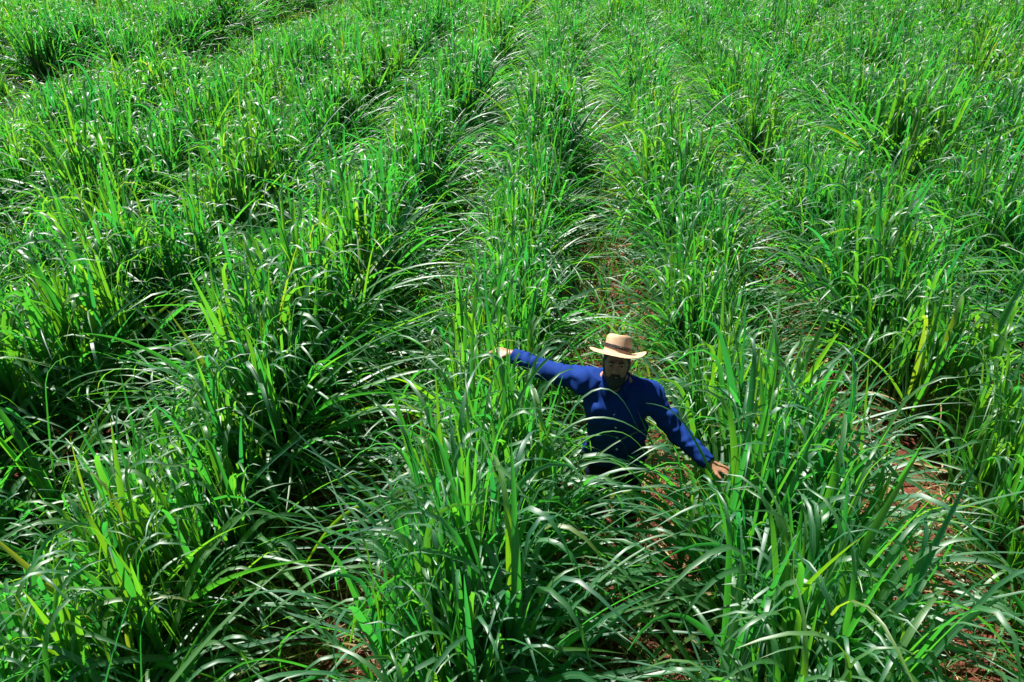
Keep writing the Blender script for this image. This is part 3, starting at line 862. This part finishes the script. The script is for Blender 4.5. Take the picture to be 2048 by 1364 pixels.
def build_man():
    person = link("person", build_body())
    tag(person, "bearded man in straw hat and blue shirt standing arms out between cane rows", "person")
    sf = build_shirt()
    shirt = link("shirt", sf.mesh("shirt", M_SHIRT), person)
    link("trousers", build_trousers(), person)
    sv = np.array([v.co for v in shirt.data.vertices])

    def front(x, z):          # shirt surface point seen from the front
        c = sv[(np.abs(sv[:, 0] - x) < .008) & (np.abs(sv[:, 2] - z) < .008)]
        return c[c[:, 1].argmin()] if len(c) else A3(x, 3.44, z)
    # button placket and buttons
    V, F = [], []
    zs = np.linspace(1.335, .86, 26)
    cl = [front(.322 + (1.335 - z) * .085, z) for z in zs]
    for i_, p in enumerate(cl):
        for dx, dy in ((-.017, -.002), (-.016, -.0055), (.016, -.0055), (.017, -.002)):
            V.append(A3(p[0] + dx, min(p[1], front(p[0] + dx, p[2])[1]) + dy, p[2]))
    for i_ in range(len(cl) - 1):
        for j in range(3): F.append((i_ * 4 + j, i_ * 4 + j + 1, i_ * 4 + 5 + j, i_ * 4 + 4 + j))
    link("placket", mesh_np("placket", V, F, M_SHIRT), shirt)
    for i_ in (2, 7, 12, 17, 22):
        p = cl[i_] + A3(0, -.0065, 0)
        V, F = [], []
        for yy, rr in ((.001, .0065), (-.0015, .0075), (-.003, .006), (-.0026, .0028), (-.002, .0002)):
            V += [p + A3(rr * math.cos(q), yy, rr * math.sin(q)) for q in np.linspace(0, 2 * np.pi, 13)[:-1]]
        for k in range(4):
            for j in range(12): F.append((k * 12 + j, k * 12 + (j + 1) % 12, k * 12 + 12 + (j + 1) % 12, k * 12 + 12 + j))
        link("button", mesh_np("button", V, F, M_BUTTON), shirt)
    # chest pocket
    V, F = [], []
    for i_ in range(9):
        for j in range(9):
            x, z = .395 + .011 * i_, 1.27 - .0135 * j
            if j == 8 and i_ in (0, 8): z += .012
            q = front(x, z); edge = i_ in (0, 8) or j in (0, 8)
            V.append(A3(x, q[1] - (.001 if edge else .006), z))
    for i_ in range(8):
        for j in range(8): F.append((i_ * 9 + j, i_ * 9 + 9 + j, i_ * 9 + 10 + j, i_ * 9 + 1 + j))
    link("chest_pocket", mesh_np("chest_pocket", V, F, M_SHIRT), shirt)
    # collar: stand and two pointed falls
    V, F = [], []
    ang = np.linspace(-150, 150, 31)                       # 0 is the back of the neck
    for q in ang:
        tq = abs(q) / 150.0
        c = NECK + A3(0, .012 - .018 * tq, .026 - .032 * tq ** 2)
        out = A3(math.sin(rad(q)), math.cos(rad(q)), 0)
        fall = .042 + .050 * tq ** 5
        for rr, z in ((.070, -.01), (.068, .022), (.071, .034), (.080, .035), (.093, .014), (.104 + .022 * tq ** 4, .034 - fall), (.100 + .02 * tq ** 4, .031 - fall)):
            V.append(c + out * rr + A3(0, 0, z))
    for i_ in range(30):
        for j in range(6): F.append((i_ * 7 + j, i_ * 7 + 7 + j, i_ * 7 + 8 + j, i_ * 7 + j + 1))
    link("collar", mesh_np("collar", V, F, M_SHIRT), shirt)
    # boots
    for An in (AN_R, AN_L):
        f = Field(An + (-.12, -.3, -.12), An + (.12, .16, .16), .008)
        f.cone(An + (0, .0, .1), An + (0, .02, -.02), .058, .055, .02); f.cone(An + (0, .04, -.04), An + (0, -.17, -.05), .05, .045, .03)
        f.cut_plane(An + (0, 0, -.085), (0, 0, -1))
        link("boot", f.mesh("boot", M_BOOT), person)
    # beard and moustache, hair, eyebrows, eyes
    f = Field(HEAD - .17, HEAD + .17, .005)
    f.ell(hp(0, -.034, -.066), (.0645, .062, .060), HR, .02); f.ell(hp(0, -.074, -.108), (.038, .032, .040), HR, .03)
    f.cone(hp(-.026, -.089, -.058), hp(0, -.100, -.045), .007, .010, .006); f.cone(hp(.026, -.089, -.058), hp(0, -.100, -.045), .007, .010, .006)
    f.cone(hp(-.066, -.02, -.05), hp(-.073, .0, .015), .012, .009, .012); f.cone(hp(.066, -.02, -.05), hp(.073, .0, .015), .012, .009, .012)
    f.ell(hp(0, -.082, -.010), (.060, .040, .036), HR, .01, cut=True)
    for sx in (-1, 1): f.ell(hp(sx * .052, -.070, -.038), (.026, .045, .032), HR, .01, cut=True)
    f.ell(hp(0, -.108, -.064), (.020, .014, .007), HR, .01, cut=True)
    sl, P = f.box(f.lo, f.lo + f.h * f.n, 0)
    f.F += (.002 * np.sin(160 * P[..., 0] + 3 * np.sin(60 * P[..., 2])) * np.sin(110 * P[..., 2] + 90 * P[..., 0])).astype(np.float32)
    link("beard", f.mesh("beard", M_BEARD), person)
    f = Field(HEAD - .17, HEAD + .17, .006)
    f.ell(hp(0, .018, .030), (.081, .098, .098), HR, .01)
    f.cut_plane(hp(0, -.055, .05), HR @ A3(0, -1, -.55)); f.cut_plane(hp(0, .03, -.06), HR @ A3(0, -.3, -1))
    link("hair", f.mesh("hair", M_BEARD), person)
    for sx in (-1, 1):
        V, F = [], []
        tube(V, F, [hp(sx * .012, -.100, .0245), hp(sx * .024, -.100, .030), hp(sx * .036, -.094, .031), hp(sx * .048, -.082, .024)], [.004, .0055, .005, .002], 8)
        link("eyebrow", mesh_np("eyebrow", V, F, M_BEARD), person)
        V, F = [], []
        c = hp(sx * .031, -.085, .008)
        for k in range(9):
            th_ = math.pi * k / 8
            V += [c + HR @ A3(.0095 * math.sin(th_) * math.cos(q), -.0095 * math.cos(th_), .0070 * math.sin(th_) * math.sin(q)) for q in np.linspace(0, 2 * np.pi, 13)[:-1]]
        for k in range(8):
            for j in range(12): F.append((k * 12 + j, k * 12 + (j + 1) % 12, k * 12 + 12 + (j + 1) % 12, k * 12 + 12 + j))
        me = mesh_np("eye", V, F, [M_EYE, M_IRIS])
        me.polygons.foreach_set("material_index", [1 if i_ < 36 else 0 for i_ in range(len(F))])
        link("eye", me, person)

    # straw hat, worn tipped back
    HT = rot('Z', -3) @ rot('Y', 5) @ rot('X', -31)
    hc = hp(0, -.004, .066)
    hat_pt = lambda x, y, z: hc + HT @ A3(x * .97, y * .97, z)
    na = 72
    prof = [(.004, .108, 1), (.03, .109, 1), (.058, .110, 1), (.074, .109, 1), (.080, .103, 1), (.083, .09, 1), (.086, .06, 1), (.090, .02, 1), (.093, .005, 1), (.100, .000, .9), (.115, 0, .8), (.14, 0, .5), (.165, 0, .2), (.182, 0, 0),
            (.183, -.003, 0), (.165, -.005, .2), (.14, -.005, .5), (.115, -.005, .8), (.098, -.004, .9), (.088, .01, 1), (.082, .06, 1), (.075, .098, 1), (.004, .104, 1)]
    V, F = [], []
    for rr, z, _k in prof:
        for j in range(na):
            q = 2 * math.pi * j / na
            cx, cy = math.cos(q), math.sin(q)
            br = max(0, rr - .095) / .088
            zz = z + br ** 1.6 * (.026 * cx * cx * (1.25 if cx > 0 else .55) - .020 * max(0, -cy) - .008 * max(0, cy)) + br * .005 * math.sin(3 * q + .6)
            if z > .06:                                       # dented crown top and pinched front corners
                zz -= .012 * math.exp(-((rr * cx) / .035) ** 2) * (1 if rr < .07 else .4) + .006 * math.sin(2 * q + 1)
                rr2 = rr * (1 - .05 * max(0, math.sin(q + 2.2)) ** 3 * (z / .11))
            else: rr2 = rr
            V.append(hat_pt(rr2 * cx * .96, rr2 * cy * 1.06, zz))
    for k in range(len(prof) - 1):
        for j in range(na): F.append((k * na + j, k * na + na + j, k * na + na + (j + 1) % na, k * na + (j + 1) % na))
    hat = link("straw_hat", mesh_np("straw_hat", V, F, M_STRAW), person)
    V, F = [], []
    for dz in (.026, .034, .042):
        tube(V, F, [hat_pt(.0925 * math.cos(q) * .96 - .03 * dz * math.cos(q), .0925 * math.sin(q) * 1.06 - .03 * dz * math.sin(q), dz - .010 * math.cos(q)) for q in np.linspace(0, 2 * np.pi, 49)[:-1]], .0028, 6, True)
    link("hat_band", mesh_np("hat_band", V, F, M_BAND), hat)
    return person


build_man()
